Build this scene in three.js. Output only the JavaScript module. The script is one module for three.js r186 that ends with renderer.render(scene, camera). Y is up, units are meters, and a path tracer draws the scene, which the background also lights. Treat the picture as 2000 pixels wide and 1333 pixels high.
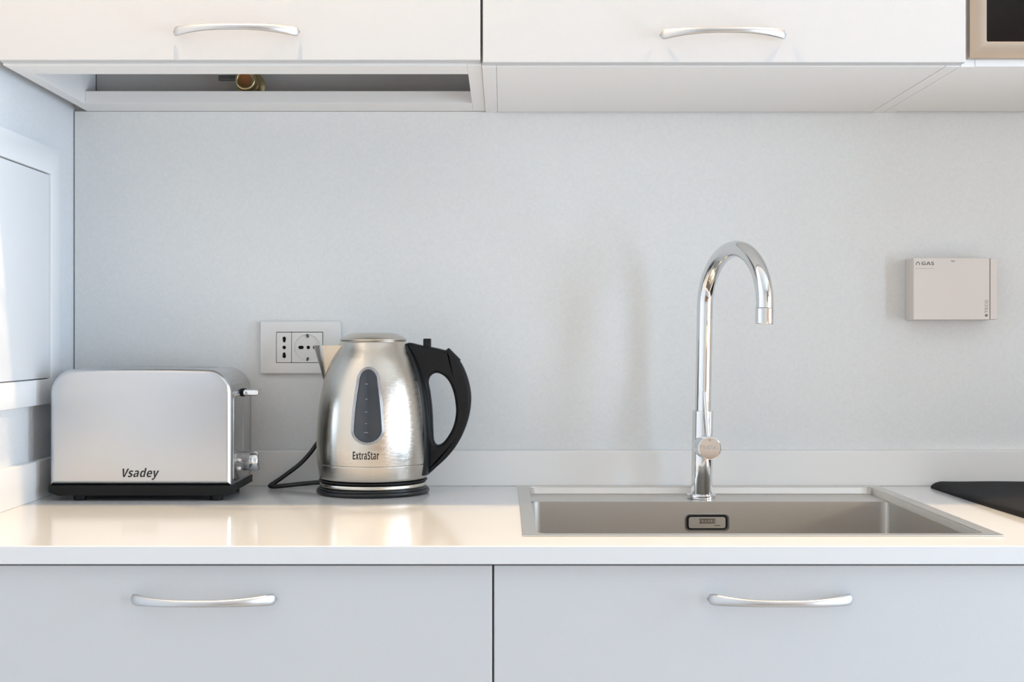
import * as THREE from 'three';
import { RoundedBoxGeometry } from 'three/addons/geometries/RoundedBoxGeometry.js';
import { TextGeometry } from 'three/addons/geometries/TextGeometry.js';
import { FontLoader } from 'three/addons/loaders/FontLoader.js';
import { mergeGeometries, mergeVertices, toCreasedNormals } from 'three/addons/utils/BufferGeometryUtils.js';
import { RectAreaLightUniformsLib } from 'three/addons/lights/RectAreaLightUniformsLib.js';
import { Brush, Evaluator, SUBTRACTION } from 'three-bvh-csg';

// ---------------------------------------------------------------- camera, daylight, exposure
const scene = new THREE.Scene();
const COUNTER = 0.90;                       // height of the worktop
const EYE = COUNTER + 0.2233;
const camera = new THREE.PerspectiveCamera(2 * Math.atan(666.5 / 2560) * 180 / Math.PI, 2000 / 1333, 0.05, 50);
camera.position.set(0, EYE, 2.0);
camera.lookAt(0, EYE, 0);
camera.setViewOffset(2000, 1333, 17, 4.5, 2000, 1333);   // slightly shifted lens
camera.updateProjectionMatrix();

const renderer = new THREE.WebGLRenderer({ antialias: true });
renderer.toneMapping = THREE.LinearToneMapping;
renderer.toneMappingExposure = 1.0;
renderer.shadowMap.enabled = true;
scene.background = new THREE.Color().setRGB(0.62, 0.8, 1.0);
scene.backgroundIntensity = 1.0;
RectAreaLightUniformsLib.init();

// room: x -0.656 (left wall) to 2.6, z 0 (kitchen wall) to 3.6
const LEFT = -0.656, RIGHT = 2.6, FAR = 3.6, CEIL = 2.6;
const WINDOWS = [{ z0: 0.8, z1: 1.42, y0: 0.12, y1: 1.95, power: 18.5 }, { z0: 2.3, z1: 2.95, y0: 0.12, y1: 1.95, power: 13 }];   // two glazed doors in the right wall
const SIDE_DAY = [0.60, 0.79, 1.0], SIDE_POWER = 1, LAMP = [1, 0.70, 0.38], LAMP_POWER = 5.0, FLOOR_LAMP_POWER = 0.3;
for (const w of WINDOWS) {        // daylight entering through each opening
  const day = new THREE.RectAreaLight(new THREE.Color().setRGB(...SIDE_DAY), SIDE_POWER * w.power, w.z1 - w.z0 - 0.08, w.y1 - w.y0 - 0.08), y = (w.y0 + w.y1) / 2, z = (w.z0 + w.z1) / 2;
  day.position.set(RIGHT - 0.02, y, z); day.lookAt(-1, y, z); scene.add(day);
}

// ---------------------------------------------------------------- helpers
const PI = Math.PI;
const lin = (r, g, b) => new THREE.Color().setRGB(r, g, b);
const std = (c, roughness, metalness = 0, more = {}) => new THREE.MeshPhysicalMaterial({ color: c, roughness, metalness, ...more });
function obj(name, geo, mat, parent = scene, pos) {
  const g = Array.isArray(geo) ? mergeGeometries(geo.map((x) => clean(x))) : geo;
  const m = new THREE.Mesh(g, mat); m.name = name; m.castShadow = m.receiveShadow = true;
  if (pos) m.position.set(...pos);
  parent.add(m); return m;
}
function clean(g) {
  g = g.index ? g.toNonIndexed() : g;
  for (const k of Object.keys(g.attributes)) if (!['position', 'normal', 'uv'].includes(k)) g.deleteAttribute(k);
  if (!g.attributes.normal) g.computeVertexNormals();
  if (!g.attributes.uv) g.setAttribute('uv', new THREE.BufferAttribute(new Float32Array(g.attributes.position.count * 2), 2));
  g.morphAttributes = {}; g.clearGroups(); return g;
}
function thing(name, label, category, pos = [0, 0, 0], group) {
  const o = new THREE.Group(); o.name = name; o.position.set(...pos); scene.add(o);
  o.userData = { label, category }; if (group) o.userData.group = group; return o;
}
const tag = (o, label, category, group) => { Object.assign(o.userData, { label, category }); if (group) o.userData.group = group; return o; };
const structure = (o, label, category) => { Object.assign(o.userData, { kind: 'structure', label, category }); return o; };
// box between two corners, edges rounded by r
function box(x0, x1, y0, y1, z0, z1, r = 0) {
  const w = x1 - x0, h = y1 - y0, d = z1 - z0;
  const g = r > 0 ? new RoundedBoxGeometry(w, h, d, 2, Math.min(r, w / 2.01, h / 2.01, d / 2.01)) : new THREE.BoxGeometry(w, h, d);
  g.translate((x0 + x1) / 2, (y0 + y1) / 2, (z0 + z1) / 2);
  metreUV(g); return g;
}
function metreUV(g) {           // box-projected uv in metres
  const p = g.attributes.position, n = g.attributes.normal, uv = new Float32Array(p.count * 2);
  for (let i = 0; i < p.count; i++) {
    const ax = Math.abs(n.getX(i)), ay = Math.abs(n.getY(i)), az = Math.abs(n.getZ(i));
    if (az >= ax && az >= ay) { uv[2 * i] = p.getX(i); uv[2 * i + 1] = p.getY(i); }
    else if (ay >= ax) { uv[2 * i] = p.getX(i); uv[2 * i + 1] = p.getZ(i); }
    else { uv[2 * i] = p.getZ(i); uv[2 * i + 1] = p.getY(i); }
  }
  g.setAttribute('uv', new THREE.BufferAttribute(uv, 2)); return g;
}
function cyl(r0, r1, h, seg = 48) { return new THREE.CylinderGeometry(r1, r0, h, seg); }     // r0 below, r1 above
function grid(nu, nv, f, closeU = false) {       // surface from f(u, v) -> [x, y, z]
  const pos = [], uv = [], idx = [];
  for (let j = 0; j <= nv; j++) for (let i = 0; i <= nu; i++) { pos.push(...f(i / nu, j / nv)); uv.push(i / nu, j / nv); }
  const w = nu + 1;
  for (let j = 0; j < nv; j++) for (let i = 0; i < nu; i++) { const a = j * w + i; idx.push(a, a + 1, a + w, a + 1, a + w + 1, a + w); }
  let g = new THREE.BufferGeometry();
  g.setAttribute('position', new THREE.Float32BufferAttribute(pos, 3)); g.setAttribute('uv', new THREE.Float32BufferAttribute(uv, 2)); g.setIndex(idx);
  if (closeU) { const u = g.attributes.uv; g.deleteAttribute('uv'); g = mergeVertices(g, 1e-6); g.computeVertexNormals(); g = g.toNonIndexed(); } else g.computeVertexNormals();
  return g;
}
function roundRect(s, x0, y0, x1, y1, r) {
  s.moveTo(x0 + r, y0); s.lineTo(x1 - r, y0); s.absarc(x1 - r, y0 + r, r, -PI / 2, 0); s.lineTo(x1, y1 - r); s.absarc(x1 - r, y1 - r, r, 0, PI / 2);
  s.lineTo(x0 + r, y1); s.absarc(x0 + r, y1 - r, r, PI / 2, PI); s.lineTo(x0, y0 + r); s.absarc(x0 + r, y0 + r, r, PI, 1.5 * PI); return s;
}
const rr = (x0, y0, x1, y1, r) => roundRect(new THREE.Shape(), x0, y0, x1, y1, r);
const rrHole = (x0, y0, x1, y1, r) => roundRect(new THREE.Path(), x0, y0, x1, y1, r);
function extrude(shape, depth, bevel = 0, seg = 3, curve = 24) {      // along +z from 0 to depth, bevel kept inside
  const g = new THREE.ExtrudeGeometry(shape, { depth: depth - 2 * bevel, bevelEnabled: bevel > 0, bevelSize: bevel, bevelThickness: bevel, bevelOffset: -bevel, bevelSegments: seg, curveSegments: curve });
  g.translate(0, 0, bevel); return bevel > 0 ? toCreasedNormals(g, 0.3) : g;
}
const flat = (g) => g.rotateX(-PI / 2);                              // shape in x,-z laid on the floor plane, extrusion up
function tube(pts, r, seg = 80, rad = 12, closed = false) { return new THREE.TubeGeometry(new THREE.CatmullRomCurve3(pts.map((p) => new THREE.Vector3(...p)), closed, 'centripetal'), seg, r, rad, closed); }

// seeded value noise textures
let seedN = 7; const rnd = () => { seedN = (seedN * 1664525 + 1013904223) >>> 0; return seedN / 4294967296; };
function texture(w, h, f, repeat, srgb = false) {
  const d = new Uint8Array(w * h * 4);
  for (let y = 0; y < h; y++) for (let x = 0; x < w; x++) { const c = f(x, y), o = (y * w + x) * 4; for (let k = 0; k < 3; k++) d[o + k] = Math.max(0, Math.min(255, Array.isArray(c) ? c[k] : c)); d[o + 3] = 255; }
  const t = new THREE.DataTexture(d, w, h); t.wrapS = t.wrapT = THREE.RepeatWrapping; t.magFilter = THREE.LinearFilter; t.minFilter = THREE.LinearMipmapLinearFilter;
  t.repeat.set(...repeat); if (srgb) t.colorSpace = THREE.SRGBColorSpace; t.needsUpdate = true; return t;
}
function noiseField(w, h, cx, cy) {       // tileable value noise with cells cx by cy
  const nx = Math.max(1, Math.round(w / cx)), ny = Math.max(1, Math.round(h / cy)), v = Array.from({ length: nx * ny }, rnd), s = (t) => t * t * (3 - 2 * t);
  return (x, y) => { const fx = x / w * nx, fy = y / h * ny, ix = Math.floor(fx), iy = Math.floor(fy), a = s(fx - ix), b = s(fy - iy), q = (i, j) => v[((j % ny) + ny) % ny * nx + ((i % nx) + nx) % nx];
    return (q(ix, iy) * (1 - a) + q(ix + 1, iy) * a) * (1 - b) + (q(ix, iy + 1) * (1 - a) + q(ix + 1, iy + 1) * a) * b; };
}
const brA = noiseField(512, 512, 90, 1), brB = noiseField(512, 512, 30, 2);
const brushed = (rep) => texture(512, 512, (x, y) => 90 + 150 * (0.6 * brA(x, y) + 0.4 * brB(x, y)), rep);
const grA = noiseField(512, 512, 2, 2), grB = noiseField(512, 512, 5, 5), grC = noiseField(512, 512, 60, 60);
const fineGrain = texture(512, 512, (x, y) => 255 * (0.5 * grA(x, y) + 0.5 * grB(x, y)), [6, 6]);
const speckle = (base, amp, rep) => texture(512, 512, (x, y) => { const n = (grA(x, y) - 0.5) * amp + (grB(x, y) - 0.5) * amp * 0.7 + (grC(x, y) - 0.5) * amp * 0.12; return base.map((b) => b + n); }, rep, true);

// ---------------------------------------------------------------- materials
const MAT = {
  door: std(lin(0.59, 0.59, 0.595), 0.42, 0, { map: null, bumpMap: fineGrain, bumpScale: 0.00004 }),
  edge: std(lin(0.88, 0.865, 0.85), 0.5),
  counter: std(lin(0.74, 0.735, 0.73), 0.12, 0, { ior: 1.45 }),
  upstand: std(lin(0.88, 0.86, 0.835), 0.38),
  splash: std(lin(1, 1, 1), 0.32, 0, { map: speckle([229, 230, 229], 4.5, [2.5, 2.5]), ior: 1.4 }),
  leftWall: std(lin(1, 1, 1), 0.4, 0, { map: speckle([226, 228, 230], 6, [2.5, 2.5]), ior: 1.4 }),
  paint: std(lin(0.86, 0.84, 0.81), 0.85),
  roomPaint: std(lin(0.76, 0.73, 0.68), 0.85),
  gloss: std(lin(0.82, 0.83, 0.84), 0.35),
  cavity: std(lin(0.60, 0.58, 0.56), 0.6),
  alu: std(lin(0.58, 0.58, 0.59), 0.36, 1, { bumpMap: fineGrain, bumpScale: 0.00002 }),
  steel: std(lin(0.60, 0.56, 0.50), 0.16, 1, { bumpMap: brushed([3, 22]), bumpScale: 0.00005 }),
  toasterSteel: std(lin(0.57, 0.58, 0.60), 0.3, 1, { bumpMap: brushed([5, 9]), bumpScale: 0.00003 }),
  sink: std(lin(0.66, 0.64, 0.61), 0.34, 1, { bumpMap: brushed([4, 8]), bumpScale: 0.00004 }),
  chrome: std(lin(0.74, 0.75, 0.76), 0.05, 1),
  plate: std(lin(0.46, 0.46, 0.46), 0.16, 1),
  black: std(lin(0.008, 0.008, 0.009), 0.4, 0, { specularIntensity: 0.6 }),
  blackSoft: std(lin(0.009, 0.009, 0.0095), 0.5, 0, { specularIntensity: 0.45 }),
  cord: std(lin(0.008, 0.008, 0.009), 0.35),
  dark: std(lin(0.004, 0.004, 0.004), 0.8),
  ink: std(lin(0.015, 0.014, 0.014), 0.6),
  plastic: std(lin(0.80, 0.79, 0.77), 0.38),
  plasticGrey: std(lin(0.76, 0.70, 0.65), 0.45),
  greyInk: std(lin(0.16, 0.16, 0.16), 0.6),
  bronze: std(lin(0.50, 0.42, 0.345), 0.36, 1, { bumpMap: brushed([5, 9]), bumpScale: 0.00003 }),
  screen: std(lin(0.006, 0.006, 0.007), 0.12),
  brass: std(lin(0.50, 0.40, 0.22), 0.38, 1),
  copper: std(lin(0.42, 0.2, 0.09), 0.5, 1),
  gauge: std(lin(0.022, 0.026, 0.033), 0.14, 0, { clearcoat: 0.6, clearcoatRoughness: 0.08 }),
  gaugeRim: std(lin(0.42, 0.42, 0.43), 0.18, 0.6),
  mark: std(lin(0.3, 0.3, 0.32), 0.5),
  seam: std(lin(0.1, 0.1, 0.1), 0.6, 0.5),
  glass: std(lin(1, 1, 1), 0.02, 0, { transmission: 1, thickness: 0, ior: 1.45 }),
};
const wA = noiseField(512, 512, 120, 4), wB = noiseField(512, 512, 40, 2), wC = noiseField(512, 512, 200, 40);
MAT.darkWood = std(lin(1, 1, 1), 0.4, 0, { map: texture(512, 512, (x, y) => { const n = 0.5 * wA(y, x) + 0.3 * wB(y, x) + 0.2 * wC(y, x); return [120 + 56 * n, 84 + 44 * n, 56 + 32 * n]; }, [1, 1], true) });
MAT.wood = std(lin(1, 1, 1), 0.45, 0, { map: texture(512, 512, (x, y) => { const n = 0.5 * wA(x, y) + 0.3 * wB(x, y) + 0.2 * wC(x, y); return [176 + 34 * n, 172 + 33 * n, 165 + 32 * n]; }, [1, 1], true) });
const ribA = noiseField(512, 512, 24, 3);
MAT.mat = std(lin(0.011, 0.011, 0.012), 0.8, 0, { bumpMap: texture(512, 512, (x, y) => 255 * (0.5 + 0.35 * Math.sin(y / 512 * 2 * PI * 32) + 0.15 * (ribA(x, y) - 0.5)), [4, 4]), bumpScale: 0.0008, specularIntensity: 0.4, sheen: 0.04, sheenColor: lin(0.5, 0.5, 0.55) });

const loader = new FontLoader();
const sansBold = await loader.loadAsync('fonts/droid/droid_sans_bold.typeface.json');
const serifBold = await loader.loadAsync('fonts/droid/droid_serif_bold.typeface.json');
function text(str, height, font = sansBold, depth = 0.0003, sx = 1, skew = 0) {     // centred on x, baseline at y 0
  const g = new TextGeometry(str, { font, size: height, depth, curveSegments: 5, bevelEnabled: false });
  g.computeBoundingBox(); g.translate(-(g.boundingBox.max.x + g.boundingBox.min.x) / 2, 0, 0);
  if (sx !== 1) g.scale(sx, 1, 1);
  if (skew) g.applyMatrix4(new THREE.Matrix4().makeShear(0, 0, skew, 0, 0, 0));
  return g;
}

// ---------------------------------------------------------------- room shell
function wallWithHole(w, h, holes, t) {
  const s = new THREE.Shape(); s.moveTo(0, 0); s.lineTo(w, 0); s.lineTo(w, h); s.lineTo(0, h); s.closePath();
  for (const [a, b, c, d] of holes) { const p = new THREE.Path(); p.moveTo(a, b); p.lineTo(a, d); p.lineTo(c, d); p.lineTo(c, b); p.closePath(); s.holes.push(p); }
  return new THREE.ExtrudeGeometry(s, { depth: t, bevelEnabled: false });
}
const T = 0.12;
structure(obj('floor', box(LEFT - T, RIGHT + T, -0.1, 0, -0.14, FAR + T), MAT.wood), 'pale greyed wooden floor of the kitchen', 'floor');
structure(obj('ceiling', box(LEFT - T, RIGHT + T, CEIL, CEIL + 0.1, -0.14, FAR + T), MAT.paint), 'white painted ceiling above the kitchen', 'ceiling');
structure(obj('wall_back', box(LEFT - T, RIGHT + T, 0, CEIL, -0.14, -0.012), MAT.paint), 'plastered wall behind the pale backsplash', 'wall');
structure(obj('wall_left', box(LEFT - T, LEFT, 0, CEIL, -0.012, FAR), MAT.leftWall), 'white side wall left of the toaster', 'wall');
{ const g = wallWithHole(FAR + 0.012, CEIL, WINDOWS.map((w) => [w.z0 + 0.012, w.y0, w.z1 + 0.012, w.y1]), T); g.rotateY(-PI / 2); g.translate(RIGHT + T, 0, -0.012);
  structure(obj('wall_right', g, MAT.paint), 'side wall with two glazed balcony doors', 'wall'); }
structure(obj('wall_far', box(LEFT - T, RIGHT + T, 0, CEIL, FAR, FAR + T), MAT.roomPaint), 'cream wall opposite the kitchen counter', 'wall');
function windowUnit(name, w, h, pos, turn, label) {
  const o = new THREE.Group(); o.name = name; o.position.set(...pos); o.rotation.y = turn; scene.add(o); structure(o, label, 'window');
  const s = rr(-w / 2, -h / 2, w / 2, h / 2, 0.006);
  s.holes.push(rrHole(-w / 2 + 0.055, -h / 2 + 0.055, -0.03, h / 2 - 0.055, 0.006), rrHole(0.03, -h / 2 + 0.055, w / 2 - 0.055, h / 2 - 0.055, 0.006));
  obj('window_frame', extrude(s, 0.05, 0.003), MAT.gloss, o, [0, 0, -0.025]);
  obj('pane', box(-w / 2 + 0.055, -0.03, -h / 2 + 0.055, h / 2 - 0.055, -0.003, 0.003), MAT.glass, o);
  obj('pane', box(0.03, w / 2 - 0.055, -h / 2 + 0.055, h / 2 - 0.055, -0.003, 0.003), MAT.glass, o);
}
WINDOWS.forEach((w, i) => windowUnit('window_' + (i + 1), w.z1 - w.z0, w.y1 - w.y0, [RIGHT + 0.07, (w.y0 + w.y1) / 2, (w.z0 + w.z1) / 2], PI / 2, i ? 'glazed balcony door nearer the wardrobe' : 'glazed balcony door nearer the kitchen counter'));

// furniture behind the photographer, mirrored in the steel and chrome
{ const o = thing('wardrobe', 'tall brown wooden wardrobe in the corner opposite the counter', 'wardrobe', [2.16, 0, FAR - 0.31]);
  obj('carcass', box(-0.4, 0.4, 0, 2.25, -0.28, 0.305, 0.003), MAT.darkWood, o);
  for (let k = 0; k < 2; k++) { const x = -0.4 + k * 0.4, d = obj('door', box(x + 0.003, x + 0.397, 0.08, 2.24, -0.302, -0.281, 0.003), MAT.darkWood, o); obj('knob', new THREE.SphereGeometry(0.014, 16, 12), MAT.chrome, d, [x + (k % 2 ? 0.05 : 0.35), 1.05, -0.316]); }
}
{ const o = thing('sideboard', 'low brown wooden sideboard along the wall opposite the counter', 'sideboard', [0.74, 0, FAR - 0.24]);
  obj('carcass', box(-1.0, 1.0, 0.06, 0.60, -0.2, 0.235, 0.003), MAT.darkWood, o);
  obj('top_board', box(-1.01, 1.01, 0.601, 0.63, -0.225, 0.237, 0.003), MAT.darkWood, o);
  obj('plinth', box(-0.98, 0.98, 0, 0.059, -0.17, 0.22, 0.002), MAT.darkWood, o);
  for (let k = 0; k < 4; k++) { const x = -1.0 + k * 0.5, d = obj('door', box(x + 0.004, x + 0.496, 0.07, 0.59, -0.221, -0.201, 0.003), MAT.darkWood, o); obj('knob', new THREE.SphereGeometry(0.013, 16, 12), MAT.chrome, d, [x + (k % 2 ? 0.05 : 0.45), 0.4, -0.234]); }
}
{ const o = thing('floor_lamp', 'standing lamp with a warm glowing shade in front of the sideboard', 'lamp', [1.5, 0, 2.85]);
  obj('base', cyl(0.14, 0.13, 0.025, 40), MAT.black, o, [0, 0.0126, 0]);
  obj('pole', cyl(0.011, 0.011, 1.1, 20), MAT.black, o, [0, 0.575, 0]);
  const sh = new THREE.CylinderGeometry(0.11, 0.14, 0.36, 48, 1, true);
  obj('shade', sh, std(lin(0.9, 0.78, 0.55), 0.9, 0, { emissive: lin(1, 0.7, 0.36), emissiveIntensity: 1.6, side: THREE.DoubleSide }), o, [0, 1.26, 0]);
  const l = new THREE.PointLight(lin(1, 0.72, 0.42), FLOOR_LAMP_POWER, 0, 2); l.position.set(1.5, 1.26, 2.85); l.castShadow = true; l.shadow.radius = 2; scene.add(l);
}
// tall unit closing the kitchen run at the right
{ const o = thing('tall_cabinet', 'tall white cabinet closing the kitchen run at the far right', 'cabinet', [0, 0, 0]);
  obj('carcass', box(1.45, 2.05, 0.1, 2.17, 0.0, 0.575, 0.001), MAT.edge, o);
  obj('plinth', box(1.45, 2.05, 0, 0.099, 0.0, 0.5, 0.001), MAT.edge, o);
  const d = obj('door', box(1.452, 2.048, 0.104, 2.168, 0.576, 0.595, 0.001), MAT.door, o);
  obj('handle', new RoundedBoxGeometry(0.012, 0.3, 0.02, 2, 0.004), MAT.alu, d, [1.5, 1.1, 0.605]);
}

// two ceiling spotlights over the counter front
const LENS = std(lin(0.9, 0.85, 0.75), 0.4, 0, { emissive: lin(1, 0.8, 0.55), emissiveIntensity: 12 });
function spotlight(name, x, label) {
  const o = thing(name, label, 'lamp', [x, CEIL, 0.57], 'ceiling spotlights over the counter');
  const pts = [[0.03, -0.001], [0.046, -0.001], [0.05, -0.006], [0.05, -0.012], [0.046, -0.016], [0.038, -0.014], [0.034, -0.006]].map((p) => new THREE.Vector2(...p));
  obj('rim', new THREE.LatheGeometry(pts, 40), MAT.chrome, o);
  obj('lens', cyl(0.034, 0.034, 0.004, 32), LENS, o, [0, -0.006, 0]);
  const l = new THREE.SpotLight(lin(...LAMP), LAMP_POWER, 0, 1.35, 0.35, 2);
  l.position.set(x, CEIL - 0.02, 0.57); l.target.position.set(x, 0, 0.57); l.castShadow = true; l.shadow.radius = 1.4; scene.add(l, l.target);
}
spotlight('ceiling_spotlight', -0.38, 'round recessed ceiling spotlight above the toaster and kettle');
spotlight('ceiling_spotlight_001', 0.95, 'round recessed ceiling spotlight above the black mat');

// ---------------------------------------------------------------- wall surfaces of the kitchen
tag(obj('backsplash_panel', box(LEFT + 0.0016, 1.449, COUNTER + 0.05, 1.4706, -0.0115, 0, 0.0006), MAT.splash), 'pale blue-grey backsplash panel between the worktop upstand and wall cabinets', 'backsplash');
tag(obj('upstand', box(LEFT + 0.0125, 1.449, COUNTER, COUNTER + 0.0535, 0.0003, 0.015, 0.0012), MAT.upstand), 'long white worktop upstand along the back wall', 'upstand');
tag(obj('upstand_001', box(LEFT + 0.0003, LEFT + 0.012, COUNTER, COUNTER + 0.0535, 0.0, 0.586, 0.0012), MAT.upstand), 'short white worktop upstand along the left wall beside the toaster', 'upstand');
{ // framed panel on the left wall
  const o = thing('wall_hatch', 'white framed hatch on the left wall above the upstand', 'hatch', [LEFT, EYE, 0]);
  const s = rr(-0.62, -0.0924, -0.096, 0.273, 0.003); s.holes.push(rrHole(-0.584, -0.0573, -0.132, 0.235, 0.003));   // x runs towards -z
  const f = extrude(s, 0.012, 0.0008); f.rotateY(PI / 2); obj('hatch_frame', f, MAT.gloss, o, [0.0002, 0, 0]);
  const d = rr(-0.5825, -0.0558, -0.1335, 0.2335, 0.003); const g = extrude(d, 0.009, 0.0008); g.rotateY(PI / 2); obj('hatch_door', g, MAT.gloss, o, [0.0002, 0, 0]);
}

// ---------------------------------------------------------------- worktop, base cabinets
const SX0 = 0.0215, SX1 = 0.5655, SZ0 = 0.0195, SZ1 = 0.5225;        // outer edge of the sink
{ const s = new THREE.Shape(); s.moveTo(LEFT + 0.0005, -0.5885); s.lineTo(1.449, -0.5885); s.lineTo(1.449, 0.0); s.lineTo(LEFT + 0.0005, 0.0); s.closePath();
  s.holes.push(rrHole(SX0 + 0.012, -(SZ1 - 0.012), SX1 - 0.012, -(SZ0 + 0.012), 0.012));
  const g = flat(extrude(s, 0.02, 0.0012, 2)); metreUV(g);
  tag(obj('countertop', g, MAT.counter, scene, [0, COUNTER - 0.02, 0]), 'glossy white worktop running under the toaster, kettle and sink', 'countertop'); }

function handleGeometry() {
  const N = 56, R = 18;
  return grid(R, N, (u, v) => {
    const s = 2 * v - 1, a = Math.abs(s), cap = a > 0.9 ? Math.sqrt(Math.max(0, 1 - ((a - 0.9) / 0.1) ** 2)) : 1;
    const hv = (0.0037 + 0.0034 * a ** 2.4) * cap, ht = (0.0030 + 0.0010 * a ** 2) * cap;
    const zc = 0.0035 + 0.0285 * (1 - a ** 2.6), t = 2 * PI * u;
    return [0.0797 * s, hv * Math.cos(t), zc + ht * Math.sin(t)];
  }, true);
}
const HANDLE = handleGeometry();
function handle(parent, x, y, z) { return obj('handle', HANDLE, MAT.alu, parent, [x, y, z]); }

function baseCabinet(name, x0, x1, d0, d1, hx, label) {
  const o = thing(name, label, 'cabinet', [0, 0, 0]);
  obj('side_panel', box(x0, x0 + 0.018, 0.1, COUNTER - 0.0205, 0.02, 0.553), MAT.edge, o);
  obj('side_panel', box(x1 - 0.018, x1, 0.1, COUNTER - 0.0205, 0.02, 0.553), MAT.edge, o);
  obj('bottom_panel', box(x0 + 0.018, x1 - 0.018, 0.1, 0.118, 0.02, 0.553), MAT.edge, o);
  obj('plinth', box(x0, x1, 0, 0.099, 0.48, 0.498), MAT.edge, o);
  const dr = obj('drawer_front', box(d0, d1, 0.50, COUNTER - 0.0235, 0.556, 0.575, 0.001), MAT.door, o);
  handle(dr, hx, 0.8412, 0.575);
  obj('drawer_front', box(d0, d1, 0.104, 0.497, 0.556, 0.575, 0.001), MAT.door, o);
  return o;
}
baseCabinet('base_cabinet', LEFT + 0.045, -0.0111, LEFT + 0.048, -0.0122, -0.3247, 'white base cabinet with bow-handled drawer under the toaster and kettle');
baseCabinet('base_cabinet_001', -0.0111, 0.589, -0.0100, 0.5875, 0.3004, 'white base cabinet with bow-handled drawer under the sink');
{ const o = thing('filler_panel', 'narrow white filler between the base cabinet and left wall', 'filler'); obj('filler_board', box(LEFT + 0.001, LEFT + 0.0455, 0.1, COUNTER - 0.0235, 0.556, 0.574, 0.001), MAT.door, o); }
baseCabinet('base_cabinet_002', 0.589, 1.449, 0.5905, 1.4475, 1.02, 'white base cabinet right of the sink under the black mat');

// ---------------------------------------------------------------- wall cabinets
const TOP = 2.17;
{ // left one: open below (hood housing)
  const o = thing('wall_cabinet', 'white wall cabinet open underneath above the toaster and kettle', 'cabinet'), B = 1.4706;
  obj('side_panel', box(-0.635, -0.617, B, TOP, 0.0005, 0.336, 0.0006), MAT.edge, o);
  obj('side_panel', box(-0.0461, -0.0276, B, TOP, 0.0005, 0.336, 0.0006), MAT.edge, o);
  obj('rail', box(-0.617, -0.0461, B, B + 0.0185, 0.28, 0.336, 0.0006), MAT.edge, o);
  obj('rail', box(-0.617, -0.0461, B, B + 0.0185, 0.0005, 0.066, 0.0006), MAT.edge, o);
  obj('back_panel', box(-0.6155, -0.0465, B + 0.019, TOP - 0.019, 0.010, 0.016), MAT.cavity, o);
  obj('top_panel', box(-0.617, -0.0461, TOP - 0.0185, TOP, 0.0005, 0.336), MAT.edge, o);
  obj('shelf', box(-0.6165, -0.0466, 1.80, 1.818, 0.017, 0.32), MAT.edge, o);
  const d = obj('door', box(-0.635, -0.0289, 1.4731, TOP, 0.3372, 0.355, 0.001), MAT.door, o); handle(d, -0.334, 1.5077, 0.355);
}
{ // right one: closed bottom
  const o = thing('wall_cabinet_001', 'white closed wall cabinet with bow handle above the sink', 'cabinet'), B = 1.4686;
  obj('side_panel', box(-0.0272, -0.0090, B, TOP, 0.0005, 0.336, 0.0006), MAT.edge, o);
  obj('side_panel', box(0.5617, 0.5798, B, TOP, 0.0005, 0.336, 0.0006), MAT.edge, o);
  obj('bottom_panel', box(-0.0086, 0.5613, B + 0.0004, B + 0.0185, 0.0045, 0.336, 0.0006), MAT.edge, o);
  obj('back_panel', box(-0.0085, 0.5612, B + 0.019, TOP - 0.019, 0.010, 0.016), MAT.cavity, o);
  obj('top_panel', box(-0.0086, 0.5613, TOP - 0.0185, TOP, 0.0005, 0.336), MAT.edge, o);
  const d = obj('door', box(-0.0257, 0.5803, 1.4702, TOP, 0.3372, 0.355, 0.001), MAT.door, o); handle(d, 0.2752, 1.5038, 0.355);
}
{ // housing of the microwave
  const o = thing('microwave_housing', 'open white wall unit holding the built-in microwave at the right', 'cabinet'), B = 1.4686;
  obj('side_panel', box(0.5804, 0.5985, B, TOP, 0.0005, 0.336, 0.0006), MAT.edge, o);
  obj('side_panel', box(1.1615, 1.18, B, TOP, 0.0005, 0.336, 0.0006), MAT.edge, o);
  obj('bottom_panel', box(0.5989, 1.1611, B + 0.0006, B + 0.0185, 0.006, 0.336, 0.0006), MAT.edge, o);
  obj('back_panel', box(0.5989, 1.1611, B + 0.019, TOP - 0.019, 0.010, 0.016), MAT.cavity, o);
  obj('top_panel', box(0.5989, 1.1611, TOP - 0.0185, TOP, 0.0005, 0.336), MAT.edge, o);
}
{ const o = thing('microwave_oven', 'built-in microwave oven with a bronze steel frame and black glass', 'microwave', [0.885, 1.4773, 0]);
  const s = rr(-0.297, 0, 0.297, 0.385, 0.002); s.holes.push(rrHole(-0.2755, 0.0208, 0.2755, 0.362, 0.002));
  obj('frame', extrude(s, 0.012, 0.0008), MAT.bronze, o, [0, 0, 0.3362]);
  obj('door_glass', box(-0.2755, 0.2755, 0.0208, 0.362, 0.338, 0.3458, 0.0005), MAT.screen, o);
  obj('body', box(-0.275, 0.275, 0.0125, 0.34, 0.03, 0.335), MAT.black, o);
}
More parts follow.
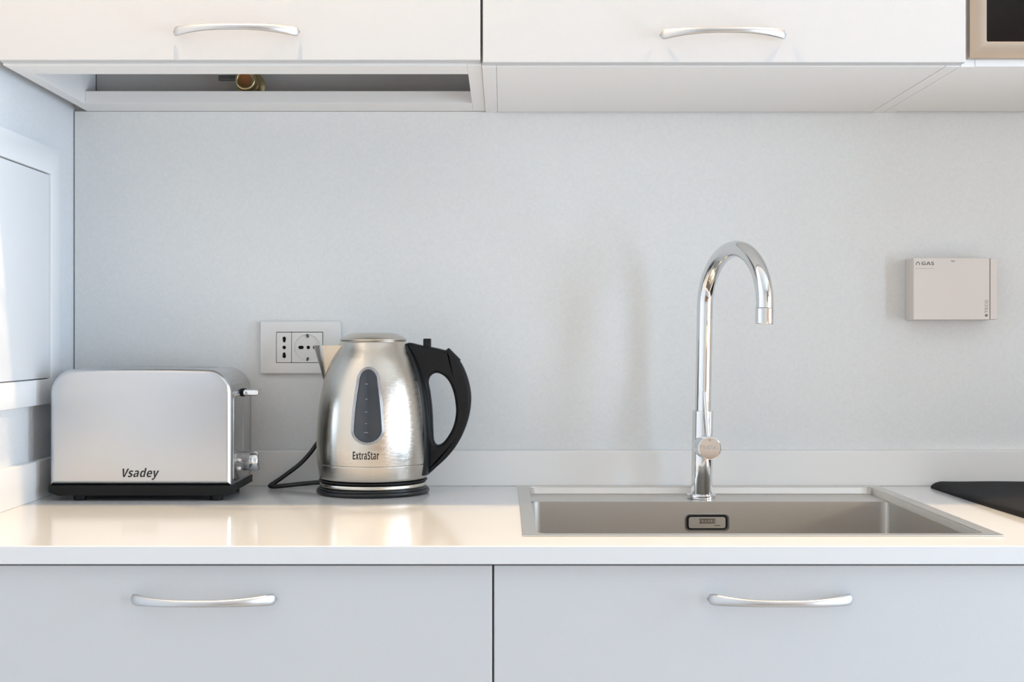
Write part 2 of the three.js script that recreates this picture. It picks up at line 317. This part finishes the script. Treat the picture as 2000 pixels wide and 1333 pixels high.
{ // gas pipe inside the left cabinet
  const o = thing('gas_pipe_stub', 'brass gas pipe stub with nut inside the open wall cabinet', 'pipe', [-0.3815, 1.506, 0.016]);
  const L = (pts, m, n, seg = 32) => { const g = new THREE.LatheGeometry(pts.map((p) => new THREE.Vector2(...p)), seg); g.rotateX(PI / 2); return obj(n, g, m, o); };
  L([[0.001, 0.0002], [0.0215, 0.0002], [0.0215, 0.003], [0.013, 0.005], [0.013, 0.014]], MAT.brass, 'flange');
  const hx = cyl(0.0185, 0.0185, 0.016, 6); hx.rotateX(PI / 2); obj('hex_nut', toCreasedNormals(hx, 0.3), MAT.brass, o, [0, 0, 0.021]);
  L([[0.0125, 0.028], [0.0155, 0.03], [0.0155, 0.036], [0.0148, 0.037], [0.0155, 0.038], [0.0155, 0.046], [0.014, 0.049], [0.0105, 0.049], [0.0105, 0.04]], MAT.brass, 'collar');
  L([[0.0003, 0.042], [0.0104, 0.0425]], MAT.copper, 'copper_cap');
  const lv = new RoundedBoxGeometry(0.03, 0.008, 0.006, 2, 0.002); obj('tap_lever', lv, MAT.seam, o, [-0.026, 0.004, 0.04]);
}

// ---------------------------------------------------------------- sink
{ const o = thing('kitchen_sink', 'brushed stainless steel inset sink in the white worktop', 'sink', [0, COUNTER, 0]);
  const ix0 = 0.0385, ix1 = 0.5485, iz0 = 0.0365, iz1 = 0.5085, bz0 = 0.136, r = 0.013;
  const s = rr(SX0, -SZ1, SX1, -SZ0, 0.003); s.holes.push(rrHole(ix0, -iz1, ix1, -iz0, r));
  obj('rim', metreUV(flat(extrude(s, 0.0016, 0.0006, 2))), MAT.sink, o, [0, 0.0001, 0]);
  const loop = (x0, z0, x1, z1, rad) => { const p = []; const q = [[x1 - rad, z0 + rad, -PI / 2], [x1 - rad, z1 - rad, 0], [x0 + rad, z1 - rad, PI / 2], [x0 + rad, z0 + rad, PI]];
    for (const [cx, cz, a0] of q) for (let k = 0; k <= 8; k++) { const a = a0 + k / 8 * PI / 2; p.push([cx + rad * Math.cos(a), cz + rad * Math.sin(a)]); } p.push(p[0]); return p; };
  const loft = (levels) => { const L = levels.map(([y, ins, z0, rad]) => loop(ix0 + ins, z0 + ins, ix1 - ins, iz1 - ins, rad).map(([x, z]) => [x, y, z])); const n = L[0].length - 1;
    return metreUV(grid(n, L.length - 1, (u, v) => L[Math.round(v * (L.length - 1))][Math.round(u * n)], true)); };
  obj('ledge_wall', loft([[0.0012, -0.0005, iz0, r], [-0.0005, 0.0002, iz0, r], [-0.0085, 0.0015, iz0 + 0.003, r]]), MAT.sink, o);
  { const g = rr(ix0 + 0.0015, -bz0 - 0.001, ix1 - 0.0015, -iz0 - 0.003, 0.003); const e = flat(extrude(g, 0.0015)); metreUV(e); obj('tap_ledge', e, MAT.sink, o, [0, -0.0102, 0]);
    const roll = new THREE.CapsuleGeometry(0.0016, ix1 - ix0 - 0.02, 6, 12); roll.rotateZ(PI / 2); obj('ledge_edge', roll, MAT.sink, o, [(ix0 + ix1) / 2, -0.0098, bz0]); }
  obj('bowl', loft([[-0.0085, 0.0015, bz0, r], [-0.10, 0.003, bz0, r], [-0.175, 0.0045, bz0, r], [-0.187, 0.007, bz0, r], [-0.1945, 0.0135, bz0, r], [-0.198, 0.022, bz0, r], [-0.2, 0.05, bz0, r], [-0.201, 0.10, bz0, r]]), MAT.sink, o);
  obj('bowl_floor', metreUV(flat(extrude(rr(ix0 + 0.09, -iz1 + 0.09, ix1 - 0.09, -bz0 - 0.09, 0.02), 0.0015))), MAT.sink, o, [0, -0.2024, 0]);
  const dr = new THREE.LatheGeometry([[0.001, 0.0015], [0.03, 0.001], [0.04, 0.003], [0.045, 0.0025], [0.045, 0]].map((p) => new THREE.Vector2(...p)), 40); obj('drain', dr, MAT.chrome, o, [0.2935, -0.2005, 0.32]);
  // overflow in the back wall of the bowl
  const lip = rr(-0.0315, -0.0125, 0.0315, 0.0125, 0.0065); lip.holes.push(rrHole(-0.029, -0.0103, 0.029, 0.0103, 0.0055));
  const ov = obj('overflow_lip', extrude(lip, 0.0022, 0.0006), MAT.plate, o, [0.2892, -0.0378, bz0 + 0.0016]);
  obj('overflow_slot', extrude(rr(-0.029, -0.0103, 0.029, 0.0103, 0.0055), 0.0008), MAT.dark, ov, [0, 0, 0.0001]);
  const pl = obj('overflow_plate', extrude(rr(-0.026, -0.0079, 0.026, 0.0079, 0.0032), 0.0022, 0.0006), MAT.sink, o, [0.2892, -0.0378, bz0 + 0.0032]);
  obj('logo_plate', box(-0.0115, 0.0115, -0.0012, 0.0058, 0, 0.0003), std(lin(0.14, 0.12, 0.1), 0.5, 0.6), pl, [0, 0, 0.0022]);
  obj('logo', text('FRANKE', 0.0042, serifBold, 0.0002, 0.98), MAT.sink, pl, [0, 0.0002, 0.0024]);
  obj('small_mark', box(0.010, 0.0185, -0.0046, -0.0034, 0, 0.0002), std(lin(0.2, 0.17, 0.14), 0.5, 0.5), pl, [0, 0, 0.0022]);
}

// ---------------------------------------------------------------- tap
{ const o = thing('kitchen_tap', 'chrome swan-neck kitchen tap on the rear ledge of the sink', 'tap', [0.2880, COUNTER - 0.0087, 0.095]);
  o.rotation.z = -0.018;
  const lathe = (pts, seg = 56) => new THREE.LatheGeometry(pts.map((p) => new THREE.Vector2(...p)), seg);
  obj('base_flange', lathe([[0.0001, 0], [0.0205, 0], [0.0209, 0.0006], [0.0209, 0.0058], [0.0203, 0.0066], [0.015, 0.0068]]), MAT.chrome, o);
  obj('column', toCreasedNormals(lathe([[0.0153, 0.0066], [0.0153, 0.1268], [0.0149, 0.1275], [0.012, 0.1276]]), 0.5), MAT.chrome, o);
  // spout tube: straight, half circle turned towards the bowl, then down
  const R = 0.0795, ys = 0.2785, dir = [0.36, 0.933], pts = [];
  class Spout extends THREE.Curve { getPoint(t) { const L1 = ys - 0.125, L2 = PI * R, L3 = 0.004, s = t * (L1 + L2 + L3); let a, h;
    if (s < L1) { a = 0; h = 0.125 + s; } else if (s < L1 + L2) { const f = (s - L1) / R; a = R - R * Math.cos(f); h = ys + R * Math.sin(f); } else { a = 2 * R; h = ys - (s - L1 - L2); }
    return new THREE.Vector3(a * dir[0], h, a * dir[1]); } }
  obj('spout', new THREE.TubeGeometry(new Spout(), 160, 0.0117, 36), MAT.chrome, o);
  const ex = 2 * R * dir[0], ez = 2 * R * dir[1];
  obj('aerator', toCreasedNormals(lathe([[0.0085, -0.021], [0.0118, -0.021], [0.0122, -0.0204], [0.0122, -0.0006], [0.0118, 0], [0.005, 0]]), 0.5), MAT.chrome, o, [ex, ys - 0.0046, ez]);
  obj('aerator_mesh', cyl(0.009, 0.009, 0.001, 24), MAT.copper, o, [ex, ys - 0.0246, ez]);
  // control hub facing the room, with its pin lever
  const hub = toCreasedNormals(lathe([[0.0165, 0], [0.0165, 0.046], [0.0162, 0.0468], [0.0155, 0.0472], [0.0001, 0.0472]]), 0.5); hub.rotateX(PI / 2); hub.rotateY(0.05);
  const h = obj('control_hub', hub, MAT.chrome, o, [0.0012, 0.0765, -0.002]);
  const lg = text('FRANKE', 0.0052, serifBold, 0.0003, 0.9); lg.rotateY(0.05); obj('logo', lg, MAT.alu, h, [0.0023, -0.001, 0.0472]);
  const mk = mergeGeometries([clean(new THREE.BoxGeometry(0.0006, 0.0024, 0.0003).translate(-0.001, 0, 0)), clean(new THREE.BoxGeometry(0.0006, 0.0024, 0.0003).translate(0.001, 0, 0))]); mk.rotateY(0.05); obj('heat_mark', mk, MAT.ink, h, [0.0023, 0.0118, 0.0472]);
  const lev = cyl(0.0026, 0.0038, 0.064, 20); lev.scale(1, 1, 0.8); lev.translate(0, 0.032, 0); lev.rotateZ(0.075); lev.rotateX(-0.06); obj('lever', lev, MAT.chrome, o, [0.0035, 0.0915, 0.028]);
}

// ---------------------------------------------------------------- toaster
{ const W = 0.25, D = 0.147, H = 0.1825, y0 = 0.0215, hw = W / 2;
  const o = thing('toaster', 'brushed steel two-slot toaster on a black base beside the left wall', 'toaster', [-0.4985, COUNTER, 0.0535]);
  const s = new THREE.Shape(), r = 0.034; s.moveTo(-hw, y0); s.lineTo(hw, y0); s.lineTo(hw, H - r - 0.001); s.absarc(hw - r, H - r - 0.001, r, 0, PI / 2 - 0.03); s.quadraticCurveTo(0, H + 0.0015, -hw + r, H - 0.001); s.absarc(-hw + r, H - r - 0.001, r, PI / 2 + 0.03, PI); s.closePath();
  let body = new Brush(mergeVertices(clean(new THREE.ExtrudeGeometry(s, { depth: D - 0.016, bevelEnabled: true, bevelSize: 0.008, bevelThickness: 0.008, bevelOffset: -0.008, bevelSegments: 14, curveSegments: 32 })).translate(0, 0, 0.008), 1e-6));
  body.updateMatrixWorld(); const ev = new Evaluator(); ev.useGroups = false;
  for (const z of [0.048, 0.099]) { const cut = new Brush(clean(box(-0.085, 0.085, 0.06, 0.25, z - 0.014, z + 0.014, 0.004))); cut.updateMatrixWorld(); body = ev.evaluate(body, cut, SUBTRACTION); body.updateMatrixWorld(); }
  obj('body', metreUV(toCreasedNormals(body.geometry, 0.2)), MAT.toasterSteel, o);
  // black base with slanted underside
  const b = new THREE.Shape(); b.moveTo(-hw + 0.012, 0.0075); b.lineTo(hw - 0.006, 0.0075); b.lineTo(hw + 0.001, 0.0115); b.lineTo(hw + 0.001, y0); b.lineTo(-hw - 0.001, y0); b.lineTo(-hw - 0.001, 0.0125); b.closePath();
  obj('base', extrude(b, D + 0.002, 0.0012, 2), MAT.blackSoft, o, [0, 0, -0.001]);
  for (const [x, z] of [[-0.087, 0.132], [0.102, 0.132], [-0.087, 0.02], [0.102, 0.02]]) obj('foot', cyl(0.0085, 0.0095, 0.0076, 20), MAT.black, o, [x, 0.0038, z]);
  // end plate with its slot, lever and browning dial
  const e = rr(0.012, y0 + 0.004, D - 0.010, 0.146, 0.006); e.holes.push(rrHole(D / 2 - 0.0012, 0.06, D / 2 + 0.0012, 0.142, 0.0011));
  const ep = extrude(e, 0.0016, 0.0005); ep.rotateY(-PI / 2); ep.scale(-1, 1, 1); { const ix = ep.index; if (!ix) { const p = ep.attributes.position, n = ep.attributes.normal; for (let i = 0; i < p.count; i += 3) for (const at of [p, n]) { const a = [at.getX(i + 1), at.getY(i + 1), at.getZ(i + 1)]; at.setXYZ(i + 1, at.getX(i + 2), at.getY(i + 2), at.getZ(i + 2)); at.setXYZ(i + 2, ...a); } } }
  obj('end_plate', ep, MAT.plate, o, [hw, 0, 0]);
  obj('lever_slot', box(hw + 0.0002, hw + 0.0006, 0.058, 0.144, D / 2 - 0.0025, D / 2 + 0.0025), MAT.dark, o);
  const lever = obj('lever', new RoundedBoxGeometry(0.0215, 0.0092, 0.03, 3, 0.003), MAT.chrome, o, [hw + 0.0150, 0.147 - 0.0003, D / 2]);
  obj('lever_neck', box(-0.0148, -0.0095, -0.0058, 0.0058, -0.008, 0.008, 0.001), MAT.black, lever);
  const dg = new THREE.LatheGeometry([[0.0001, 0.0255], [0.0105, 0.0255], [0.0128, 0.0245], [0.0143, 0.022], [0.0143, 0.0132], [0.0128, 0.0128], [0.0128, 0.0122]].map((p) => new THREE.Vector2(...p)), 40); dg.rotateZ(-PI / 2);
  const dial = obj('browning_dial', dg, MAT.chrome, o, [hw, 0.0487, D / 2]);
  const kn = grid(120, 6, (u, v) => { const a = u * 2 * PI, q = 0.0129 + 0.0006 * Math.cos(a * 30); return [0.0015 + v * 0.0112, q * Math.cos(a), q * Math.sin(a)]; }, true); obj('dial_grip', kn, MAT.plate, dial);
  const bt = cyl(0.0038, 0.0034, 0.004, 20); bt.rotateZ(-PI / 2); obj('button', bt, MAT.chrome, o, [hw + 0.0032, 0.0405, D / 2 + 0.03]); obj('button', bt, MAT.chrome, o, [hw + 0.0032, 0.0525, D / 2 + 0.03]);
  obj('logo', text('Vsadey', 0.0118, sansBold, 0.0002, 0.92, 0.24), MAT.ink, o, [-0.0015, 0.0332, D]);
}

// ---------------------------------------------------------------- kettle on its base
const KX = -0.189, KZ = 0.095;
const PROFILE = [[0.0205, 0.0755], [0.0222, 0.0772], [0.03, 0.0788], [0.045, 0.0806], [0.0685, 0.0817], [0.095, 0.0811], [0.1206, 0.0788], [0.145, 0.0752], [0.169, 0.0695], [0.192, 0.0610], [0.2113, 0.0512], [0.2195, 0.0477]];
const profileCurve = new THREE.CatmullRomCurve3(PROFILE.map(([y, r]) => new THREE.Vector3(r, y, 0)), false, 'centripetal');
const PL = profileCurve.getPoints(300);
const radiusAt = (y) => { for (let i = 1; i < PL.length; i++) if (PL[i].y >= y) { const a = PL[i - 1], b = PL[i], t = (y - a.y) / (b.y - a.y || 1); return a.x + (b.x - a.x) * t; } return PL[PL.length - 1].x; };
{ const o = thing('kettle', 'brushed steel electric kettle with black handle and water window', 'kettle', [KX, COUNTER, KZ]);
  const seamY = 0.0438, pts = [];
  for (let i = 0; i <= 90; i++) { const y = 0.0205 + (0.2195 - 0.0205) * i / 90; pts.push([radiusAt(y), y]); }
  for (const y of [seamY - 0.0006, seamY - 0.0002, seamY + 0.0002, seamY + 0.0006]) pts.push([radiusAt(y) - (Math.abs(y - seamY) < 0.0003 ? 0.0006 : 0), y]);
  pts.sort((a, b) => a[1] - b[1]);
  obj('body', new THREE.LatheGeometry([[0.0001, 0.0205], ...pts, [0.046, 0.2198]].map((p) => new THREE.Vector2(...p)), 128), MAT.steel, o);
  obj('bottom_ring', new THREE.LatheGeometry([[0.06, 0.0172], [0.0762, 0.0174], [0.0785, 0.0186], [0.0787, 0.0198], [0.0765, 0.0208]].map((p) => new THREE.Vector2(...p)), 96), MAT.black, o);
  obj('lid', new THREE.LatheGeometry([[0.046, 0.2185], [0.0472, 0.2203], [0.0484, 0.2208], [0.0487, 0.2218], [0.0478, 0.2232], [0.043, 0.2268], [0.035, 0.2302], [0.031, 0.2313], [0.029, 0.2317], [0.0001, 0.2322]].map((p) => new THREE.Vector2(...p)), 96), MAT.steel, o);
  // spout: folded sheet with a rounded nose pointing to -x
  { const yT = 0.2135, yB = 0.1625, N = 28, M = 24;
    const g = grid(N, M, (u, v) => { const y = yT + (yB - yT) * v, rb = radiusAt(y), nose = 0.0872 + (radiusAt(yB) + 0.0008 - 0.0872) * v ** 0.95, reach = Math.max(nose - rb * 0.78, 0.0002);
      const half = 0.0275 * (1 - v) ** 0.75 + 0.0006, a = (u - 0.5) * 2, k = Math.abs(a);           // a: -1 back edge .. 1 front edge
      const nr = 0.42; let x, z; // side straight, nose rounded
      if (k > nr) { const t = (k - nr) / (1 - nr); z = half * (0.62 + 0.38 * t); x = nose - reach * (0.26 + 0.74 * t); } else { const t = k / nr; z = half * 0.62 * t; x = nose - reach * 0.26 * t ** 1.7; }
      return [-x, y, Math.sign(a) * z]; });
    const m = MAT.steel.clone(); m.side = THREE.DoubleSide; obj('spout', g, m, o); }
  // water window wrapped on the body, facing the room
  const onBody = (x, y, lift) => { const r = radiusAt(y); return [x, y, Math.sqrt(Math.max(0, r * r - x * x)) + lift]; };
  const yb = 0.0752, yt = 0.1838;
  const outline = (off) => { const p = [], n = 28, wb = 0.0236 - off, wt = 0.0168 - off, hb = 0.021 - off * 0.9, ht = 0.021 - off * 0.9, cb = yb + 0.021, ct = yt - 0.021;
    for (let i = 0; i <= n; i++) { const a = PI + PI * i / n; p.push([wb * Math.cos(a), cb + hb * Math.sin(a)]); }
    for (let i = 1; i < 12; i++) { const t = i / 12; p.push([wb + (wt - wb) * t + 0.0008 * Math.sin(PI * t), cb + (ct - cb) * t]); }
    for (let i = 0; i <= n; i++) { const a = PI * i / n; p.push([wt * Math.cos(a), ct + ht * Math.sin(a)]); }
    for (let i = 1; i < 12; i++) { const t = 1 - i / 12; p.push([-(wb + (wt - wb) * t + 0.0008 * Math.sin(PI * t)), cb + (ct - cb) * t]); }
    p.push(p[0]); return p; };
  const ringSurface = (list) => { const L = list.map(([off, lift, sc = 1]) => outline(off).map(([x, y]) => onBody(x * sc, 0.1283 + (y - 0.1283) * (0.2 + 0.8 * sc), lift))), n = L[0].length - 1; return grid(n, L.length - 1, (u, v) => L[Math.round(v * (L.length - 1))][Math.round(u * n)], true); };
  const win = obj('water_window', ringSurface([[0.0038, 0.0012], [0.0046, 0.0009], [0.0055, 0.0006], [0.0055, 0.0006, 0.75], [0.0055, 0.0006, 0.5], [0.0055, 0.0006, 0.25], [0.0055, 0.0006, 0.001]]), MAT.gauge, o);
  obj('window_rim', ringSurface([[0, -0.0004], [0.0001, 0.0006], [0.0009, 0.0016], [0.0017, 0.0011], [0.0021, 0.0006], [0.0026, 0.0014], [0.0034, 0.0018], [0.004, 0.0008]]), MAT.gaugeRim, win);
  for (const [y, w] of [[0.16, 0.004], [0.139, 0.003], [0.121, 0.004], [0.105, 0.003], [0.0925, 0.006]]) { const q = onBody(-0.002, y, 0.0008); obj('level_mark', new THREE.BoxGeometry(w, 0.0007, 0.0003), MAT.mark, win, q); }
  { const g = text('ExtraStar', 0.0112, sansBold, 0.0003, 0.54), p = g.attributes.position;
    for (let i = 0; i < p.count; i++) { const q = onBody(p.getX(i) - 0.0024, p.getY(i) + 0.0548, p.getZ(i)); p.setXYZ(i, q[0], q[1], q[2]); } g.computeVertexNormals(); obj('logo', g, MAT.ink, o); }
  // handle: saddle on the body and the loop
  { const saddle = grid(16, 30, (u, v) => { const y = 0.027 + (0.2145 - 0.027) * v, a = (u - 0.5) * 2 * (0.40 - 0.06 * v), k = Math.abs(u - 0.5) * 2, r = radiusAt(y) + 0.0042 * Math.sqrt(Math.max(0, 1 - k ** 4)) - 0.0006; return [r * Math.cos(a), y, r * Math.sin(a)]; });
    const hd = obj('handle_saddle', saddle, MAT.black, o);
    const out = [[0.0495, 0.2166], [0.0718, 0.2136], [0.0956, 0.2091], [0.1053, 0.2069], [0.109, 0.2078], [0.1261, 0.1912], [0.1351, 0.1734], [0.141, 0.1526], [0.1425, 0.1354], [0.1403, 0.1146], [0.1336, 0.0923], [0.1232, 0.0714], [0.109, 0.0528], [0.0934, 0.038], [0.0785, 0.026], [0.076, 0.0275], [0.078, 0.0536], [0.078, 0.0833], [0.0755, 0.1206], [0.070, 0.1578], [0.060, 0.1912]];
    const hole = [[0.0807, 0.1615], [0.0837, 0.1689], [0.0912, 0.1734], [0.1001, 0.1712], [0.109, 0.163], [0.1157, 0.1488], [0.1194, 0.1317], [0.1202, 0.1146], [0.1165, 0.0967], [0.109, 0.0819], [0.1001, 0.0714], [0.0934, 0.0692], [0.0889, 0.0744], [0.0874, 0.0908], [0.086, 0.1206], [0.083, 0.1466]];
    const sm = (a) => new THREE.CatmullRomCurve3(a.map((p) => new THREE.Vector3(p[0], p[1], 0)), true, 'centripetal').getPoints(150).slice(0, -1).map((p) => new THREE.Vector2(p.x, p.y));
    const sh = new THREE.Shape(sm(out)); sh.holes.push(new THREE.Path(sm(hole).reverse()));
    const g = new THREE.ExtrudeGeometry(sh, { depth: 0.010, bevelEnabled: true, bevelSize: 0.0055, bevelThickness: 0.0085, bevelOffset: -0.0055, bevelSegments: 12, curveSegments: 4 }); g.translate(0, 0, -0.005);
    obj('handle', toCreasedNormals(g, 0.35), MAT.blackSoft, o);
    obj('lid_button', new RoundedBoxGeometry(0.0112, 0.013, 0.012, 2, 0.0015), MAT.black, o, [0.0785, 0.2170, 0]);
    const th = new RoundedBoxGeometry(0.0255, 0.006, 0.017, 2, 0.0018); th.rotateZ(-0.79); obj('thumb_grip', th, MAT.black, o, [0.1165, 0.1992, 0]);
  }
}
{ const o = thing('kettle_power_base', 'black kettle power base with its cord wound around', 'kettle base', [KX, COUNTER, KZ]);
  const L = (p) => new THREE.LatheGeometry(p.map((q) => new THREE.Vector2(...q)), 96);
  obj('base_plate', L([[0.0001, 0.0002], [0.070, 0.0002], [0.0705, 0.001], [0.0705, 0.0105], [0.0001, 0.0108]]), MAT.black, o);
  obj('steel_ring', L([[0.05, 0.0107], [0.0765, 0.0107], [0.0775, 0.0118], [0.0772, 0.0158], [0.0755, 0.0170], [0.05, 0.0171]]), MAT.steel, o);
  const p = [], n = 90, turns = 2.45;
  for (let i = 0; i <= n; i++) { const t = i / n, a = PI * 0.95 + t * turns * 2 * PI, r = 0.0742 + 0.0022 * Math.sin(3 * a) * 0.3 + (t > 0.42 && t < 0.86 ? 0.0046 : 0.0012), y = 0.0034 + (t > 0.42 && t < 0.84 ? 0.0006 : 0) + (t < 0.42 ? 0.0044 : 0) + 0.0006 * Math.sin(a * 2); p.push([r * Math.cos(a), y, r * Math.sin(a)]); }
  obj('wound_cord', tube(p, 0.0031, 420, 10), MAT.cord, o);
  // loose loop of the cord left of the kettle
  obj('cord_loop', tube([[-0.068, 0.0085, -0.03], [-0.082, 0.0100, -0.038], [-0.105, 0.0082, -0.0405], [-0.135, 0.0050, -0.0415], [-0.152, 0.0036, -0.0425], [-0.1585, 0.0042, -0.046], [-0.152, 0.0085, -0.0495], [-0.135, 0.0205, -0.0525], [-0.115, 0.0360, -0.0545], [-0.100, 0.0520, -0.0560], [-0.0905, 0.0655, -0.0590], [-0.082, 0.0760, -0.0640], [-0.06, 0.082, -0.072], [-0.03, 0.07, -0.0745], [-0.005, 0.04, -0.0745], [0.01, 0.012, -0.0745], [0.02, 0.0065, -0.0735]], 0.0033, 160, 12), MAT.cord, o);
}

// ---------------------------------------------------------------- wall socket
{ const X0 = -0.3695, X1 = -0.2477, Y0 = 1.0702, Y1 = 1.1499, cx = (X0 + X1) / 2, cy = (Y0 + Y1) / 2, w = (X1 - X0) / 2, h = (Y1 - Y0) / 2;
  const o = thing('wall_socket', 'white rectangular double power socket on the backsplash behind the kettle', 'socket', [cx, cy, 0.0002]);
  const a = [-0.3453 - cx, 1.0866 - cy, -0.2742 - cx, 1.1335 - cy], mid = -0.3219 - cx;
  const s = rr(-w, -h, w, h, 0.0022); s.holes.push(rrHole(a[0], a[1], a[2], a[3], 0.001));
  obj('plate', extrude(s, 0.0085, 0.0016, 3), MAT.plastic, o);
  obj('backing', box(a[0], a[2], a[1], a[3], 0.0003, 0.0012), MAT.dark, o);
  const g0 = 0.0007, m1 = rr(a[0] + g0, a[1] + g0, mid - g0 / 2, a[3] - g0, 0.0008), circ = (x, y, r) => { const p = new THREE.Path(); p.absarc(x, y, r, 0, 2 * PI, true); return p; };
  const hx = -0.3332 - cx, slot = (x0, y0, r0, x1, y1, r1) => { const A = Math.atan2(y1 - y0, x1 - x0), p = new THREE.Path(); p.absarc(x0, y0, r0, A + PI / 2, A + 1.5 * PI, false); p.absarc(x1, y1, r1, A - PI / 2, A + PI / 2, false); p.closePath(); return p; };
  const hy = 1.1233 - 0.0133 - cy;
  m1.holes.push(slot(hx, hy + 0.0136, 0.0028, hx, hy + 0.0098, 0.0022), circ(hx, hy, 0.0027), slot(hx, hy - 0.0136, 0.0028, hx, hy - 0.0098, 0.0022));
  obj('socket_module', extrude(m1, 0.006, 0.0004, 2), MAT.plastic, o, [0, 0, 0.0014]);
  const rx = -0.2980 - cx, m2 = rr(mid + g0 / 2, a[1] + g0, a[2] - g0, a[3] - g0, 0.0008); m2.holes.push(circ(rx, hy, 0.0196));
  obj('socket_module', extrude(m2, 0.006, 0.0004, 2, 48), MAT.plastic, o, [0, 0, 0.0014]);
  const f = new THREE.Shape(); f.absarc(rx, hy, 0.0196, 0, 2 * PI); f.holes.push(slot(rx - 0.0116, hy, 0.0026, rx - 0.0083, hy, 0.0026), circ(rx + 0.0012, hy, 0.0027), circ(rx + 0.0106, hy, 0.0026));
  const face = obj('socket_face', extrude(f, 0.0040, 0, 2, 48), MAT.plastic, o, [0, 0, 0.0014]);
  for (const sy of [-1, 1]) { const c = new RoundedBoxGeometry(0.0030, 0.0056, 0.003, 2, 0.0006); c.rotateZ(0.25 * sy); obj('earth_clip', c, MAT.seam, face, [rx + 0.0002, hy + sy * 0.0178, 0.0048]); }
}

// ---------------------------------------------------------------- gas detector
{ const o = thing('gas_detector', 'cream box-shaped gas detector on the backsplash right of the tap', 'detector', [0.6133, 1.1516, 0.0002]);
  const H = 0.0927;
  obj('housing', box(0, 0.1257, 0, H, 0, 0.034, 0.0012), MAT.plasticGrey, o);
  const cover = obj('cover', box(0, 0.1142, 0, H, 0.0341, 0.0398, 0.0012), MAT.plasticGrey, o);
  obj('end_strip', box(0.1154, 0.1257, 0.0002, H - 0.0002, 0.0341, 0.0392, 0.0012), MAT.plasticGrey, o);
  const t = text('GAS', 0.0052, sansBold, 0.0002, 1.45); obj('lettering', t, MAT.greyInk, cover, [0.0215, 0.0818, 0.0398]);
  const roof = new THREE.Shape(); roof.moveTo(-0.003, -0.0018); roof.lineTo(-0.003, 0.0012); roof.lineTo(0, 0.0040); roof.lineTo(0.003, 0.0012); roof.lineTo(0.003, -0.0018); roof.lineTo(0.0018, -0.0018); roof.lineTo(0.0018, 0.0008); roof.lineTo(0, 0.0024); roof.lineTo(-0.0018, 0.0008); roof.lineTo(-0.0018, -0.0018); roof.closePath();
  obj('flame_mark', extrude(roof, 0.0002), MAT.greyInk, cover, [0.0066, 0.0836, 0.0398]);
  obj('underline', box(0.0028, 0.0315, 0.0765, 0.0770, 0, 0.0002), std(lin(0.42, 0.40, 0.38), 0.6), cover, [0, 0, 0.0398]);
  const tri = new THREE.Shape(); tri.moveTo(-0.0045, 0.0012); tri.lineTo(0.0045, 0.0012); tri.lineTo(0.0012, -0.0016); tri.lineTo(-0.0012, -0.0016); tri.closePath(); obj('release_tab', extrude(tri, 0.0003), std(lin(0.45, 0.42, 0.40), 0.5), cover, [0.0590, 0.0878, 0.0398]);
  const v = text('TECO', 0.0044, sansBold, 0.0002, 1.3); v.rotateZ(PI / 2); obj('lettering', v, std(lin(0.38, 0.37, 0.36), 0.6), cover, [0.1112, 0.0200, 0.0398]);
  const dot = cyl(0.0021, 0.0021, 0.0002, 20); dot.rotateX(PI / 2); obj('round_mark', dot, MAT.greyInk, cover, [0.1090, 0.0066, 0.0399]);
}

// ---------------------------------------------------------------- black mat on the worktop
{ const x0 = 0.638, x1 = 1.17, z0 = 0.0165, z1 = 0.43, W = x1 - x0, D = z1 - z0, r = 0.032, NU = 110, NV = 90;
  const inset = (z) => (z - z0 < r ? r - Math.sqrt(Math.max(0, r * r - (r - (z - z0)) ** 2)) : 0);      // rounded rear left corner
  const place = (u, v) => { const z = z0 + D * v, xa = x0 + inset(z) + 0.012 * v * v; return [xa + (x1 - xa) * (1 - (1 - u) ** 1.0), z]; };
  const rise = (x, z) => { const d = Math.max(0, Math.min(x - (x0 + inset(z)), x1 - x, z - z0 + 0.0005, z1 - z)); return 0.0022 + 0.0066 * (1 - Math.exp(-d / 0.006)) + 0.0012 * Math.min(1, d / 0.06) + 0.0004 * Math.sin(x * 61 + z * 23) * Math.min(1, d / 0.03); };
  const top = grid(NU, NV, (u, v) => { const [x, z] = place(u ** 1.6, v ** 1.3); return [x, rise(x, z), z]; });
  const edge = []; for (let i = 0; i <= 60; i++) edge.push(place(0, 1 - i / 60)); for (let i = 1; i <= 20; i++) edge.push(place(i / 20, 0)); for (let i = 1; i <= 20; i++) edge.push(place(1, i / 20)); for (let i = 1; i <= 20; i++) edge.push(place(1 - i / 20, 1));
  const side = grid(edge.length - 1, 3, (u, v) => { const [x, z] = edge[Math.round(u * (edge.length - 1))]; return [x, rise(x, z) * v, z]; });
  const bottom = grid(8, 8, (u, v) => { const [x, z] = place(u, v); return [x, 0.0001, z]; });
  for (const g of [top, bottom]) { const ix = g.index.array; for (let i = 0; i < ix.length; i += 3) { const t = ix[i + 1]; ix[i + 1] = ix[i + 2]; ix[i + 2] = t; } g.computeVertexNormals(); }
  const g = mergeGeometries([top, side, bottom].map((k) => clean(k))); metreUV(g);
  MAT.mat.side = THREE.DoubleSide;
  tag(obj('drying_mat', g, MAT.mat, scene, [0, COUNTER + 0.0003, 0]), 'black ribbed fabric mat lying on the worktop right of the sink', 'mat'); }

renderer.render(scene, camera);
